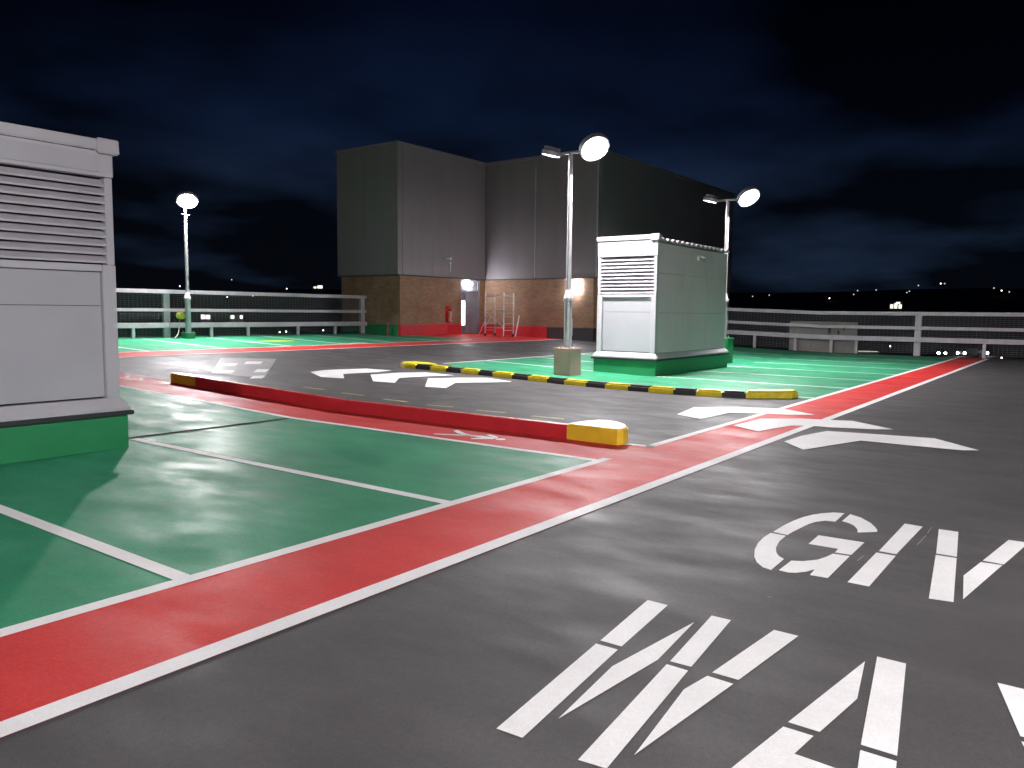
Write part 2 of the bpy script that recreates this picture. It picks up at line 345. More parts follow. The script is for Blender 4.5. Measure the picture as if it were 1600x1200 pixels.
line(X0 + .1, 4.215, 7.45, 4.215); line(8.44, 4.215, 34.4, 4.215)
for x in (-9.52, -7.12, -4.72, -2.32, 0.08, 2.48, 4.85): line(x, 4.27, x, 9.35)
line(7.28, 4.27, 7.28, 16.4, 0.10); line(8.47, 4.16, 8.40, 4.62, 0.10); line(8.40, 14.5, 8.40, 16.4, 0.08)
for i in range(8):
    x = 15.48 + 2.56 * i
    line(x, 4.27, x, 9.05, 0.09)
    if i >= 1: line(x, 9.75, x, 14.36, 0.09)
line(16.2, 14.38, 34.5, 14.38, 0.10)
for x in [14.15 + 2.45 * i for i in range(-10, 5)]: line(x, 21.5, x, 26.4, 0.09)
line(X0 + .1, 20.0, 30.9, 20.0, 0.10); line(X0 + .1, 21.45, 26.0, 21.45, 0.09)
for y in (12.35, 11.24, 10.13, 9.08, 7.99, 6.89): line(9.80, y, 9.86, y - 0.55, 0.09, 0.004, 'cream', 'faded_dash')
for p0, p1 in (((1455.5, 824.5), (1449, 834)), ((1447, 837), (1433, 852)), ((1349, 869), (1339.5, 877)), ((1205, 933.5), (1199, 933))):
    line(*P(*p0), *P(*p1), 0.0045, 0.003, 'pale', 'scratch_mark')
line(32.1, PY0 + .2, 32.1, PY1 - .15, 0.07)
sheet('movement_joint', [(-15.9, 9.37), (7.22, 9.385), (7.22, 9.47), (-15.9, 9.475)], 'joint', 0.0105, deck)
sheet('movement_joint', [(8.55, 9.43), (14.4, 9.43), (14.4, 9.465), (8.55, 9.465)], 'kerb_grey', 0.006, deck)
sp = P(435, 533)
sheet('yellow_paint_patch', [(sp[0] + .75 * math.cos(a) * (1 + .2 * math.sin(3 * a)), sp[1] + .38 * math.sin(a)) for a in [2 * math.pi * k / 18 for k in range(18)]], 'spot', 0.008, deck)
sheet('pale_patch', [P(432, 561), P(413, 591), P(330, 583), P(345, 559)], 'pale', 0.004, deck)  # lighter grey area under the white bars
for q in ([(385, 565), (411, 565), (407, 569), (381, 569)], [(402, 577), (421, 577), (415, 582), (396, 582)], [(395, 588), (414, 587), (410, 592), (390, 592)], [(345, 579), (368, 579), (362, 584), (338, 584)], [(350, 568), (372, 568), (368, 572), (344, 572)]):
    sheet('white_bar', [P(*p) for p in q], 'white', 0.007, deck)

# ------------------------------------------------------------------ GIVE WAY lettering, stencilled strokes
def marking(name, label, cat, origin, polys, m='white', off=0.0035, group=None, part='stroke'):
    t = thing(name, label, cat, (origin[0], origin[1], zd(origin[1])), group)
    for p in polys: sheet(part, p, m, off, t, (origin[0], origin[1], zd(origin[1])))
    return t
def zp(x0, y0, sc, pts): return [P(x0 + a / sc, y0 + b / sc) for a, b in pts]
A1 = (760, 900, 3.077); A2 = (1100, 760, 2.728); A3 = (1150, 780, 6.667); A4 = (1360, 780, 6.667)
give = [
    zp(*A3, [(385, 345), (500, 275), (600, 228), (700, 190), (800, 165), (900, 150), (1020, 142), (1130, 150), (1035, 238), (930, 228), (830, 240), (760, 262), (700, 290), (590, 345), (535, 378)]),
    zp(*A3, [(1190, 160), (1300, 195), (1400, 250), (1450, 295), (1472, 325), (1470, 345), (1268, 352), (1262, 315), (1230, 280), (1180, 255), (1105, 232)]),
    zp(*A3, [(360, 355), (520, 385), (450, 445), (415, 510), (420, 560), (445, 595), (500, 628), (365, 742), (280, 715), (215, 660), (190, 600), (195, 530), (230, 460), (290, 400)]),
    zp(*A3, [(575, 645), (700, 650), (850, 635), (940, 605), (1010, 572), (1185, 598), (955, 827), (770, 795), (820, 735), (730, 760), (620, 772), (540, 768), (445, 745)]),
    zp(*A3, [(860, 380), (1338, 455), (1200, 585), (1030, 560), (1065, 522), (755, 470)]),
    zp(*A4, [(358, 258), (545, 290), (270, 578), (88, 545)]),
    [P(1369.3, 864), P(1399.7, 869.2), P(1357.8, 917.2), P(1324.2, 910.5)],
    zp(*A4, [(712, 315), (916, 345), (900, 605), (685, 570)]), zp(*A4, [(680, 585), (898, 618), (865, 1078), (608, 1040)]),
    zp(*A4, [(1440, 428), (1650, 458), (1390, 685), (1170, 645)]), zp(*A4, [(1150, 660), (1375, 692), (965, 1048), (970, 800)]),
    rect(5.74, 0.02, 6.54, 0.14), rect(4.90, 0.02, 5.69, 0.14),                       # E, cut by the picture's edge
    rect(6.33, -0.36, 6.54, -0.01), rect(5.74, -0.31, 5.92, -0.01), rect(4.90, -0.37, 5.12, -0.01)]
marking('give_lettering', 'white stencilled word GIVE painted on the grey deck', 'lettering', (5.7, 0.7), give, part='letter_stroke')
def zl(pts): return [P(*p) for p in pts]
wB = 2.235
way = [
    zp(*A1, [(775, 118), (872, 143), (650, 342), (548, 313)]), zp(*A1, [(527, 328), (632, 357), (173, 782), (48, 737)]),
    zp(*A1, [(1000, 224), (825, 405), (345, 690), (605, 437)]),
    zp(*A1, [(1083, 193), (1176, 215), (985, 440), (883, 413)]), zp(*A1, [(867, 427), (970, 458), (578, 930), (440, 888)]),
    zp(*A1, [(1383, 262), (1500, 291), (1212, 503), (1085, 467)]), zp(*A1, [(1062, 483), (1187, 522), (710, 865), (950, 548)]),
    zp(*A2, [(686, 748), (653, 908), (493, 1050), (358, 1008)]),
    zp(*A2, [(338, 1027), (467, 1067), (385, 1143), (640, 1232), (600, 1290), (300, 1205), (130, 1370), (-60, 1345)]),
    zp(*A2, [(738, 728), (861, 758), (823, 1152), (668, 1104)]), zp(*A2, [(666, 1127), (821, 1175), (800, 1470), (622, 1425)]),
    zp(*A2, [(1250, 840), (1400, 876), (1478, 1100), (1348, 1068)]), zp(*A2, [(1352, 1090), (1490, 1125), (1500, 1270), (1440, 1268)]),
    rect(wB, -0.09, 2.98, 0.03), [(3.15, -0.10), (3.15, -0.20), (3.90, -0.36), (3.90, -0.25)]]
marking('way_lettering', 'white stencilled word WAY painted below GIVE on the grey deck', 'lettering', (3.0, 0.8), way, part='letter_stroke')

# ------------------------------------------------------------------ lane chevrons
NG = 'white chevrons at the crossing'; FG = 'white chevrons on the ramp lane'
ch = [([(1225, 691), (1252, 682), (1292, 674.5), (1360, 679), (1460, 686), (1530, 705), (1505, 705), (1420, 697), (1345, 689.5), (1255, 704)], 'white chevron on bare grey deck nearest the word GIVE'),
      ([(1146, 666), (1190, 655), (1250, 655), (1332, 658.5), (1396, 672), (1370, 672), (1300, 669), (1262, 666), (1236, 666), (1184, 675)], 'middle white chevron crossing the red walkway'),
      ([(1057, 648.5), (1084, 637), (1150, 636.5), (1221, 639), (1273, 649), (1235, 649), (1189, 647), (1140, 646), (1096, 656)], 'white chevron on the lane beside the right end of the striped kerb')]
for pts, lab in ch:
    pl = [P(*p) for p in pts]; c = (sum(p[0] for p in pl) / len(pl), sum(p[1] for p in pl) / len(pl))
    o = sheet('chevron_marking', pl, 'white', 0.0105, None, (c[0], c[1], zd(c[1]))); o.location = (c[0], c[1], zd(c[1])); tag(o, lab, 'chevron', NG)
ch = [([(485, 582), (505, 579), (528, 578), (572, 576.5), (612, 579.5), (590, 582), (536, 585), (538, 592), (502, 590)], 'white chevron farthest up the lane, left of the other two'),
      ([(579, 586), (625, 583), (665, 582.5), (710, 587), (668, 588.5), (624, 591), (617, 599), (583, 596.5)], 'white chevron between two others on the lane by the red kerb'),
      ([(669, 592), (715, 591), (760, 591), (800, 597), (762, 598), (712, 598.5), (697, 607), (664, 605)], 'white chevron nearest the concrete lamp block, below the striped kerb')]
for pts, lab in ch:
    pl = [P(*p) for p in pts]; c = (sum(p[0] for p in pl) / len(pl), sum(p[1] for p in pl) / len(pl))
    o = sheet('chevron_marking', pl, 'white', 0.0105, None, (c[0], c[1], zd(c[1]))); o.location = (c[0], c[1], zd(c[1])); tag(o, lab, 'chevron', FG)

# ------------------------------------------------------------------ walking-person symbols on the red walkways
def walker(cx, cy, ang, sc, label):
    ca, sa = math.cos(ang), math.sin(ang)
    def tr(pts): return [(cx + sc * (a * ca - b * sa), cy + sc * (a * sa + b * ca)) for a, b in pts]      # a: up the figure, b: across
    parts = [[(0.50 + .075 * math.cos(t), 0.02 + .075 * math.sin(t)) for t in [2 * math.pi * k / 12 for k in range(12)]],
             [(0.40, -.06), (0.40, .10), (0.05, .09), (0.05, -.07)],
             [(0.02, -.07), (0.02, .03), (-.28, .12), (-.55, .28), (-.58, .20), (-.34, .03)],
             [(0.02, .04), (0.02, .10), (-.22, -.02), (-.60, -.20), (-.58, -.27), (-.20, -.12)],
             [(0.38, .11), (0.33, .17), (0.12, .26), (0.08, .20), (0.24, .12)], [(0.38, -.07), (0.32, -.12), (0.16, -.24), (0.10, -.19), (0.22, -.07)]]
    t = thing('walker_symbol', label, 'pedestrian symbol', (cx, cy, zd(cy)), 'pedestrian symbols on red walkways')
    for p in parts: sheet('symbol_piece', tr(p), 'white', 0.0075, t, (cx, cy, zd(cy)))
wa = P(740, 682)
walker(wa[0], wa[1], -math.pi / 2, 0.85, 'white walking person symbol on red walkway beside the red kerb')
wa = P(203, 592); walker(wa[0], wa[1], -math.pi / 2, 0.8, 'white walking person symbol on pink walkway just right of the louvred tower')
wa = P(556, 536.5); walker(wa[0], wa[1], 0, 1.0, 'white walking person symbol on the far red walkway before the brick building')

# ------------------------------------------------------------------ red kerb with yellow ends
KH = 0.185
rk = thing('red_kerb_divider', 'long low red kerb with yellow ends beside the red walkway', 'kerb', (8.3, 9.5, zd(9.5)))
def kerb_piece(name, poly, m, parent, h=KH, top=None, bev=0.018):
    bm = bmesh.new(); c = parent.location
    A = sum(poly[i][0] * poly[(i + 1) % len(poly)][1] - poly[(i + 1) % len(poly)][0] * poly[i][1] for i in range(len(poly)))
    if A < 0: poly = poly[::-1]
    b0 = [bm.verts.new((x - c.x, y - c.y, zd(y) - 0.01 - c.z)) for x, y in poly]; b1 = [bm.verts.new((x - c.x, y - c.y, zd(y) + h - c.z)) for x, y in poly]
    n = len(poly); bm.faces.new(b0[::-1]); tf = bm.faces.new(b1)
    for i in range(n): bm.faces.new((b0[i], b0[(i + 1) % n], b1[(i + 1) % n], b1[i]))
    if bev: bmesh.ops.bevel(bm, geom=list(tf.edges), offset=bev, segments=3, affect='EDGES')
    me = bpy.data.meshes.new(name); bm.to_mesh(me); bm.free(); me.materials.append(M[m])
    o = bpy.data.objects.new(name, me); COL.objects.link(o); o.parent = parent
    return o
ys = [5.28 + (13.6 - 5.28) * k / 10 for k in range(11)]
for a, b in zip(ys[:-1], ys[1:]):
    kerb_piece('kerb_stone', [(8.28, a + .002), (8.40, a + .002), (8.40, b - .002), (8.28, b - .002)], 'kerb_red', rk, bev=0.012)
endp = [(8.28, 5.278), (8.28, 4.56), (8.36, 4.52), (8.56, 4.56), (8.76, 4.70), (8.90, 4.90), (8.94, 5.05), (8.88, 5.18), (8.70, 5.25), (8.46, 5.278)]
tag(kerb_piece('kerb_nose', endp, 'kerb_yellow', rk, 0.20), 'wide rounded yellow nose of the red kerb')
kerb_piece('kerb_nose', rect(8.28, 13.605, 8.5, 14.45), 'kerb_yellow', rk, KH)

# ------------------------------------------------------------------ striped kerb
bpx = [649, 672, 696.5, 720, 747, 769.5, 799.5, 824.6, 854.5, 881, 915, 945, 981, 1012.6, 1051.5, 1087, 1127.6, 1165]
def by(u):
    tab = [(640, 574), (649, 576.5), (696, 581), (747, 585.8), (820, 594), (885, 601.3), (945, 607), (1000, 612), (1051, 616), (1100, 619), (1165, 622.5), (1240, 623)]
    for (a, p), (b, q) in zip(tab[:-1], tab[1:]):
        if a <= u <= b: return p + (q - p) * (u - a) / (b - a)
front = [Vector(P(u, by(u))) for u in bpx]
sk = thing('striped_kerb_divider', 'curved low kerb of alternating yellow and black blocks beside the green bays', 'kerb', (front[9].x, front[9].y, zd(front[9].y)))
def nrm(i):
    a = front[max(0, i - 1)]; b = front[min(len(front) - 1, i + 1)]; q = (b - a).normalized(); n = Vector((-q.y, q.x))
    return n if n.x > 0 else -n
SKW, SKH = 0.24, 0.125
for i in range(len(front) - 1):
    a, b = front[i], front[i + 1]; na, nb = nrm(i) * SKW, nrm(i + 1) * SKW; g = (b - a) * 0.006
    kerb_piece('kerb_block', [tuple(a + g), tuple(b - g), tuple(b + nb - g), tuple(a + na + g)], 'kerb_black' if i % 2 == 0 else 'kerb_lemon', sk, SKH, bev=0.035)
a = front[0]; q = (front[0] - front[1]).normalized(); n0 = nrm(0)
nose = [a + q * .003, a + q * .35 + n0 * 0.02, a + q * .60 + n0 * .16, a + q * .66 + n0 * .40, a + q * .50 + n0 * .62, a + q * .15 + n0 * .72, a - q * .35 + n0 * .52, a + q * .003 + n0 * .27]
kerb_piece('kerb_nose', [tuple(p) for p in nose], 'kerb_lemon', sk, SKH, bev=0.03)
a = front[-1]; q = (front[-1] - front[-2]).normalized(); n0 = nrm(-1) if False else nrm(len(front) - 1)
e1 = Vector(P(1238, 623)); e2 = e1 + Vector((0.28, -0.02))
nose = [a + q * .003, e1, e2, e2 + Vector((.16, .22)), a + q * .5 + n0 * .62, a + q * .15 + n0 * .55, a + q * .003 + n0 * .26]
kerb_piece('kerb_nose', [tuple(p) for p in nose], 'kerb_lemon', sk, SKH + 0.02, bev=0.03)

# ------------------------------------------------------------------ louvred ventilation towers
def vent_tower(label, x0, y0, x1, y1, face, group, tp=3.56):
    """Louvred face on 'y' (looking at -Y) or 'x' (looking at -X). Heights measured from the photograph."""
    z0 = zd(y0); t = thing('ventilation_tower', label, 'ventilation tower', ((x0 + x1) / 2, (y0 + y1) / 2, z0), group)
    Wd = (x1 - x0) if face == 'y' else (y1 - y0); Dp = (y1 - y0) if face == 'y' else (x1 - x0)
    # local frame: a across the louvred face (left to right seen from outside), b depth behind it, centre at thing
    def tr(a, b, z):
        return (a - Wd / 2, b - Dp / 2, z) if face == 'y' else (b - Dp / 2, Wd / 2 - a, z)
    def bx(name, a0, a1, b0, b1, c0, c1, m, bev=0.006, parent=t):
        p = tr(a0, b0, c0); q = tr(a1, b1, c1)
        return MB().box(tuple(min(u, v) for u, v in zip(p, q)), tuple(max(u, v) for u, v in zip(p, q)), bev).build(name, m, parent)
    bx('plinth', 0, Wd, 0, Dp, -0.2, 0.385, 'plinth_green', 0.012)
    bx('ledge', -.05, Wd + .05, -.05, Dp + .05, 0.386, 0.435, 'ledge', 0.008)
    # sloping metal skirt
    sk_ = MB(); lo = [(-.02, -.02), (Wd + .02, -.02), (Wd + .02, Dp + .02), (-.02, Dp + .02)]; hi = [(.06, .06), (Wd - .06, .06), (Wd - .06, Dp - .06), (.06, Dp - .06)]
    vs = [tr(a, b, 0.437) for a, b in lo] + [tr(a, b, 0.47) for a, b in lo] + [tr(a, b, 0.58) for a, b in hi]
    fs = [(3, 2, 1, 0), (8, 9, 10, 11)] + [(k * 4 + i, k * 4 + (i + 1) % 4, k * 4 + 4 + (i + 1) % 4, k * 4 + 4 + i) for k in (0, 1) for i in range(4)]
    if face == 'x': fs = [f[::-1] for f in fs]
    sk_.add(vs, fs); sk_.build('skirt', 'vent', t)
    e = 0.08
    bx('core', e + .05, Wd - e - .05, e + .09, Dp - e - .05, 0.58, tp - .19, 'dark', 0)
    # louvred front
    for a0, a1 in ((e - .02, e + .065), (Wd - e - .065, Wd - e + .02)):
        bx('corner_post', a0, a1, e - .02, e + .10, 2.075, 3.03, 'vent')
        bx('corner_post', a0 - (.06 if a0 > Wd / 2 else 0), a1 + (.06 if a0 < Wd / 2 else 0), e - .035, e + .10, 0.581, 2.07, 'vent')
    bx('lower_panel', e + .13, Wd - e - .13, e + .015, e + .06, 0.60, 1.615, 'vent_panel', 0.004)
    bx('lower_panel', e + .13, Wd - e - .13, e + .015, e + .06, 1.621, 1.99, 'vent_panel', 0.004)
    bx('transom', e + .127, Wd - e - .127, e - .03, e + .07, 1.995, 2.07, 'vent', 0.005)
    nl = 10
    for i in range(nl):
        z = 2.09 + i * (3.02 - 2.09) / nl; lv = MB()
        p = [(e - .005, z), (e - .005, z + .022), (e + .075, z + .085), (e + .075, z + .070), (e + .012, z + .016), (e + .012, z)]
        vs = [tr(a, b, c) for a in (e + .06, Wd - e - .06) for b, c in p]
        fs = [tuple(range(5, -1, -1)), tuple(range(6, 12))] + [(k, (k + 1) % 6, 6 + (k + 1) % 6, 6 + k) for k in range(6)]
        lv.add(vs, fs if face == 'x' else [f[::-1] for f in fs]); lv.build('louvre_slat', 'vent', t)
    bx('fascia', e - .03, Wd - e + .03, e - .03, e + .08, 3.035, tp - .125, 'vent', 0.006)
    bx('fascia_panel', e + .12, Wd - e - .12, e - .042, e - .03, 3.075, tp - .16, 'vent_panel', 0.003)
    bx('coping', e - .06, Wd - e + .06, e - .06, e + .16, tp - .12, tp, 'vent', 0.012)
    bx('gutter_end', Wd - e - .15, Wd - e + .085, e - .085, e + .04, tp - .15, tp + .012, 'vent', 0.012)
    # side walls: sandwich panels in three courses
    for c0, c1 in ((0.585, 1.60), (1.606, 2.60), (2.606, tp - .2)):
        nb = 3
        for k in range(nb):
            b0 = e + .105 + k * (Dp - 2 * e - .105) / nb; b1 = e + .105 + (k + 1) * (Dp - 2 * e - .105) / nb - .006
            bx('side_panel', e, e + .045, b0, b1, c0, c1, 'vent_side', 0.003); bx('side_panel', Wd - e - .045, Wd - e, b0, b1, c0, c1, 'vent_side', 0.003)
    bx('back_panel', e + .05, Wd - e - .05, Dp - e - .045, Dp - e, 0.585, tp - .2, 'vent_side', 0.003)
    # corrugated roof sheet, ends showing past the eaves
    rf = MB(); nn = 60; hgt = 0.05
    vs = []
    for a in (e - .06, Wd - e + .06):
        for k in range(nn + 1):
            b = e + .17 + (Dp - 2 * e - .14) * k / nn; w = (1 if (k % 4) in (1, 2) else 0) * hgt
            vs += [tr(a, b, tp - .16 + w), tr(a, b, tp - .12 + w)]
    m2 = 2 * (nn + 1); fs = []
    for k in range(nn):
        i = 2 * k
        fs += [(i, i + 1, i + 3, i + 2), (m2 + i, m2 + i + 2, m2 + i + 3, m2 + i + 1), (i + 1, m2 + i + 1, m2 + i + 3, i + 3), (i, i + 2, m2 + i + 2, m2 + i)]
    rf.add(vs, fs); rf.build('roof_sheet', 'vent_side', t)
    return t
vent_tower('tall white louvred tower on green plinth cut off by the left edge', 2.70, 8.84, 4.54, 13.64, 'y', 'louvred ventilation towers', 3.43)
vent_tower('white louvred tower on green plinth standing right of the middle lamp column', 18.0, 8.86, 22.8, 10.68, 'x', 'louvred ventilation towers')
# small bulkhead fitting on the side of the middle tower
fz = thing('wall_fitting', 'small pale fitting high on the grey side of the middle louvred tower', 'wall fitting', (20.6, 8.935, 3.12))
MB().box((-.09, -.05, -.07), (.09, .004, .07), .01).build('back_box', 'white_plastic', fz); MB().tube((0.0, -.05, 0), (.10, -.16, -.05), .045, .06, 10).build('head', 'housing', fz)

# ------------------------------------------------------------------ floodlight columns
def flood(parent, y, z, d, tilt=60, lens='lens', R=0.30, yaw=0.0):
    """Floodlight aimed along d (+1/-1 on Y) and downwards; housing, lens, bracket."""
    ct = math.cos(math.radians(tilt)); n = Vector((-math.sin(math.radians(yaw)) * ct, d * math.cos(math.radians(yaw)) * ct, -math.sin(math.radians(tilt)))); c = Vector((0, y, z))
    hs = MB(); hs.tube(c - n * .14, c - n * .05, R * .55, R * .98, 20).tube(c - n * .05, c + n * .02, R, R, 20).tube(c + n * .02, c + n * .06, R, R, 20, False).tube(c + n * .02, c + n * .06, R * .95, R * .95, 20, False)
    for k in range(-3, 4):
        a = Vector((1, 0, 0)); o = c - n * .15 + a * (k * .06); up = n.cross(a).normalized()
        hs.add([o - up * .12, o + up * .12, o + up * .12 + n * .06, o - up * .12 + n * .06, o - up * .12 + a * .012, o + up * .12 + a * .012, o + up * .12 + n * .06 + a * .012, o - up * .12 + n * .06 + a * .012],
               [(0, 1, 2, 3), (7, 6, 5, 4), (0, 4, 5, 1), (1, 5, 6, 2), (2, 6, 7, 3), (3, 7, 4, 0)])
    h = hs.build('floodlight_housing', 'housing', parent)
    co = MB().tube(c + n * .034, c + n * .038, R * .5, R * .5, 24).build('led_core', lens, h)
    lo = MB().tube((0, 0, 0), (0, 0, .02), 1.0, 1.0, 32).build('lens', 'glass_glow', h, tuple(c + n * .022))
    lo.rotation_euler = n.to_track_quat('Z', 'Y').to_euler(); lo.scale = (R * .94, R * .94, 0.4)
    MB().box((-.03, min(y, y - d * .2), z - .05), (.03, max(y, y - d * .2), z - .01)).build('bracket', 'galv', parent)
def lamp(label, x, y, twin=True, block='concrete', bh=0.67, top=5.45, bw=0.25, aim=-1, up=76, lens='lens', lens2='lens_back', r2=.24, yaw2=0, group='floodlight columns'):
    z = zd(y); t = thing('lamp_post', label, 'lamp post', (x, y, z), group)
    MB().box((-bw, -bw, -.1), (bw, bw, bh - .05), .015).box((-bw - .02, -bw - .02, bh - .05), (bw + .02, bw + .02, bh), .012).build('base_block', block, t)
    pl = MB().box((-.16, -.16, bh), (.16, .16, bh + .02)).build('base_plate', 'galv', t)
    for a in (-.12, .12):
        for b in (-.12, .12): MB().tube((a, b, bh + .02), (a, b, bh + .07), .018, .018, 6).build('bolt', 'galv', pl)
    lt = MB().tube((0, 0, bh + .02), (0, 0, bh + 1.18), .10, .10, 16).build('lower_tube', 'galv', t)
    MB().box((-.045, -.108, bh + .30), (.045, -.09, bh + .72), .004).build('access_door', 'galv', lt)
    MB().tube((0, 0, bh + 1.18), (0, 0, bh + 1.24), .125, .125, 16).tube((0, 0, bh + 1.24), (0, 0, bh + 1.46), .125, .066, 16).build('shoulder', 'vent', t)
    MB().tube((0, 0, bh + 1.46), (0, 0, top), .064, .054, 14).build('upper_tube', 'galv', t)
    if twin:
        MB().box((-.03, -.52, top - .03), (.03, .52, top + .03), .006).build('cross_arm', 'galv', t)
        flood(t, -.66, top + .06, -1, 48, lens, .37, 30); flood(t, .58, top + .05, 1, up, lens2, r2, yaw2)
    else:
        MB().tube((0, 0, top - .02), (0, 0, top + .12), .06, .05, 12).box((-.16, -.03, top - .14), (.16, .03, top - .10), .004).build('cross_arm', 'galv', t)
        flood(t, aim * .16, top + .38, aim, 50, 'lens_strong', .37, 30)
    return t
lA = P(881, 586); lA = (16.55, 10.58)
lamp('twin floodlight column on bare concrete block beside the striped kerb', 16.6, 10.60)
lamp('twin floodlight column on green block behind the middle louvred tower', at_y(1131, 9.75), 9.75, block='plinth_green', bh=0.80, top=5.22)
lamp('single floodlight column standing against the left railing', at_y(294, 26.15), 26.15, twin=False, block='plinth_green', bh=0.20, bw=.17, top=4.50)
lamp('twin floodlight column near the lane edge right of the GIVE WAY lettering, outside the picture', 4.5, -8.0, up=70, lens='lens_near', lens2='lens_near', r2=.34)
lamp('twin floodlight column standing behind the camera', -8.0, -2.5, up=58, yaw2=-50, lens='lens_near', lens2='lens_near', r2=.34)

# ------------------------------------------------------------------ railings
def railing(label, axis, c, a0, a1, zb, heights, posts, stubs, side):
    """axis 'x': runs along X at y = c; axis 'y': along Y at x = c. side: +1/-1, where the wire mesh sits."""
    org = ((a0 + a1) / 2, c, 0) if axis == 'x' else (c, (a0 + a1) / 2, 0)
    t = thing('railing', label, 'railing', org)
    def q(a, b, z): return ((a - (a0 + a1) / 2), b, z) if axis == 'x' else (b, (a - (a0 + a1) / 2), z)
    def bx(name, A0, A1, b0, b1, z0, z1, m, bev=0.0, par=t):
        g0 = q(A0, b0, 0); g1 = q(A1, b1, 0); mb = MB()
        xs = sorted((g0[0], g1[0])); ys = sorted((g0[1], g1[1]))
        mb.box((xs[0], ys[0], z0), (xs[1], ys[1], z1), bev)
        for i, v in enumerate(mb.v):                     # follow the deck's slope when the rail climbs it
            aa = (v[0] if axis == 'x' else v[1]) + (a0 + a1) / 2
            mb.v[i] = (v[0], v[1], v[2] + zb(aa))
        return mb.build(name, m, par)
    cuts = sorted(set([a0] + [p for p in posts if a0 < p < a1] + ([TJ] if axis == 'y' and a0 < TJ < a1 else []) + [a1]))
    for (z0, z1, dp) in heights:
        for A, B in zip(cuts[:-1], cuts[1:]): bx('rail', A + .001, B - .001, -dp / 2, dp / 2, z0, z1, 'rail', 0.012)
    tp = heights[0][0]
    for p in posts: bx('post', p - .12, p + .12, .06 * side, .20 * side, -.02, heights[0][1] + .004, 'rail', 0.008)
    for p in stubs: bx('stub_post', p - .06, p + .06, -.05, .05, -.02, heights[-1][0], 'rail', 0.006)
    w = MB()
    z = 0.12
    for A, B in zip(cuts[:-1], cuts[1:]):
        z = 0.10
        while z < heights[0][0]:
            g0 = q(A, .10 * side, 0); g1 = q(B, .108 * side, 0)
            xs = sorted((g0[0], g1[0])); ys = sorted((g0[1], g1[1])); k = len(w.v); w.box((xs[0], ys[0], z), (xs[1], ys[1], z + .008))
            for i in range(k, len(w.v)):
                v = w.v[i]; aa = (v[0] if axis == 'x' else v[1]) + (a0 + a1) / 2; w.v[i] = (v[0], v[1], v[2] + zb(aa))
            z += 0.075
    a = a0
    while a < a1:
        g0 = q(a, .108 * side, 0); g1 = q(a + .006, .114 * side, 0); xs = sorted((g0[0], g1[0])); ys = sorted((g0[1], g1[1]))
        w.box((xs[0], ys[0], 0.08 + zb(a)), (xs[1], ys[1], heights[0][0] + zb(a))); a += 0.15
    tag(w.build('wire_mesh', 'wire', t), kind='stuff')
    return t
railing('long grey three-rail railing with wire mesh behind the left lamp column', 'x', 26.75, -6.0, 24.84, lambda a: zd(26.75),
        [(1.58, 1.72, .11), (0.94, 1.05, .09), (0.36, 0.54, .14)], [-2, 6.5, 15.3, 24.7], [0.5, 3, 9, 11.5, 14, 17.0, 18.6, 21.0, 23.0], 1)
railing('long grey three-rail railing with wire mesh along the right edge of the deck', 'y', 34.85, -14.0, 18.25, zd,
        [(1.60, 1.75, .12), (1.04, 1.17, .09), (0.55, 0.74, .14)], [-10.5, -2.4, at_x(1435, 34.9), 13.9], [-7, -4.7, -.2, 2.0, 3.4, 8.0, 9.0, 10.5, 12.3, 16, 17.2], 1)
# beige boards tied behind the right railing
y0b, y1b = at_x(1341, 35.06), at_x(1234, 35.06)
bd = thing('hoarding', 'plain beige boards fixed behind the right railing near the middle tower', 'board', (35.06, (y0b + y1b) / 2, zd((y0b + y1b) / 2)))
nb = 3
for k in range(nb):
    a = y0b + (y1b - y0b) * k / nb; b = y0b + (y1b - y0b) * (k + 1) / nb - .008; c = (y0b + y1b) / 2
    MB().box((-.012, a - c, -.02), (.012, b - c, 1.30), .003).build('board', 'board', bd)
for (px, pz, rr) in ((1297, .92, .10), (1311, .85, .06), (1319, 1.02, .05)):
    yy = at_x(px, 35.04) - (y0b + y1b) / 2
    MB().box((-.02, yy - rr * .6, pz - rr * 1.3), (-.0125, yy + rr * .6, pz + rr * 1.3), .003).build('dark_patch', 'ledge', bd)

# yellow reel with a trailing cable on the left railing
yr = (at_y(280, 26.6), 26.6); zy = zd(26.6)
t = thing('cable_reel', 'yellow round reel hung on the left railing beside the lamp column', 'cable reel', (yr[0], yr[1], zy))
MB().tube((0, -.05, .80), (0, .0, .80), .13, .13, 20).tube((0, -.22, .80), (0, -.17, .80), .13, .13, 20).build('flange', 'hi_vis', t)
MB().tube((0, -.17, .80), (0, -.05, .80), .09, .09, 16).build('drum', 'hi_vis', t)
cb = MB(); pts = [Vector((-.05, -.14, .70)), Vector((-.12, -.2, .42)), Vector((-.22, -.28, .15)), Vector((-.4, -.4, .02)), Vector((-.8, -.5, .012))]
for a, b in zip(pts[:-1], pts[1:]): cb.tube(a, b, .012, .012, 6)
cb.build('cable', 'cable', t)

# ------------------------------------------------------------------ brick and metal-clad stair building
BX, BY, CXX, DY = 24.9, 24.78, 31.0, 18.35         # corners of the stepped front
ZC, ZT = 3.18, 8.86                                # underside and top of the cladding
B = thing('stair_building', 'tall building clad in grey metal over a buff brick base', 'building', (BX, BY, zd(BY)))
bo = Vector((BX, BY, zd(BY)))
def bbox(name, a, b, m, bev=0.0, par=B):
    return MB().box(tuple(Vector(a) - bo), tuple(Vector(b) - bo), bev).build(name, m, par)
# unseen solid core behind the walls, added so no light leaks through
MB().prism([(p[0] - bo.x, p[1] - bo.y) for p in [(BX + .12, BY + .12), (CXX + .12, BY + .12), (CXX + .12, DY + .12), (46.9, DY + .12), (46.9, 28.4), (BX + .12, 28.4)]], -6.4 - bo.z, ZT - .05 - bo.z).build('core', 'core', B)
ya = at_x(533, BX)
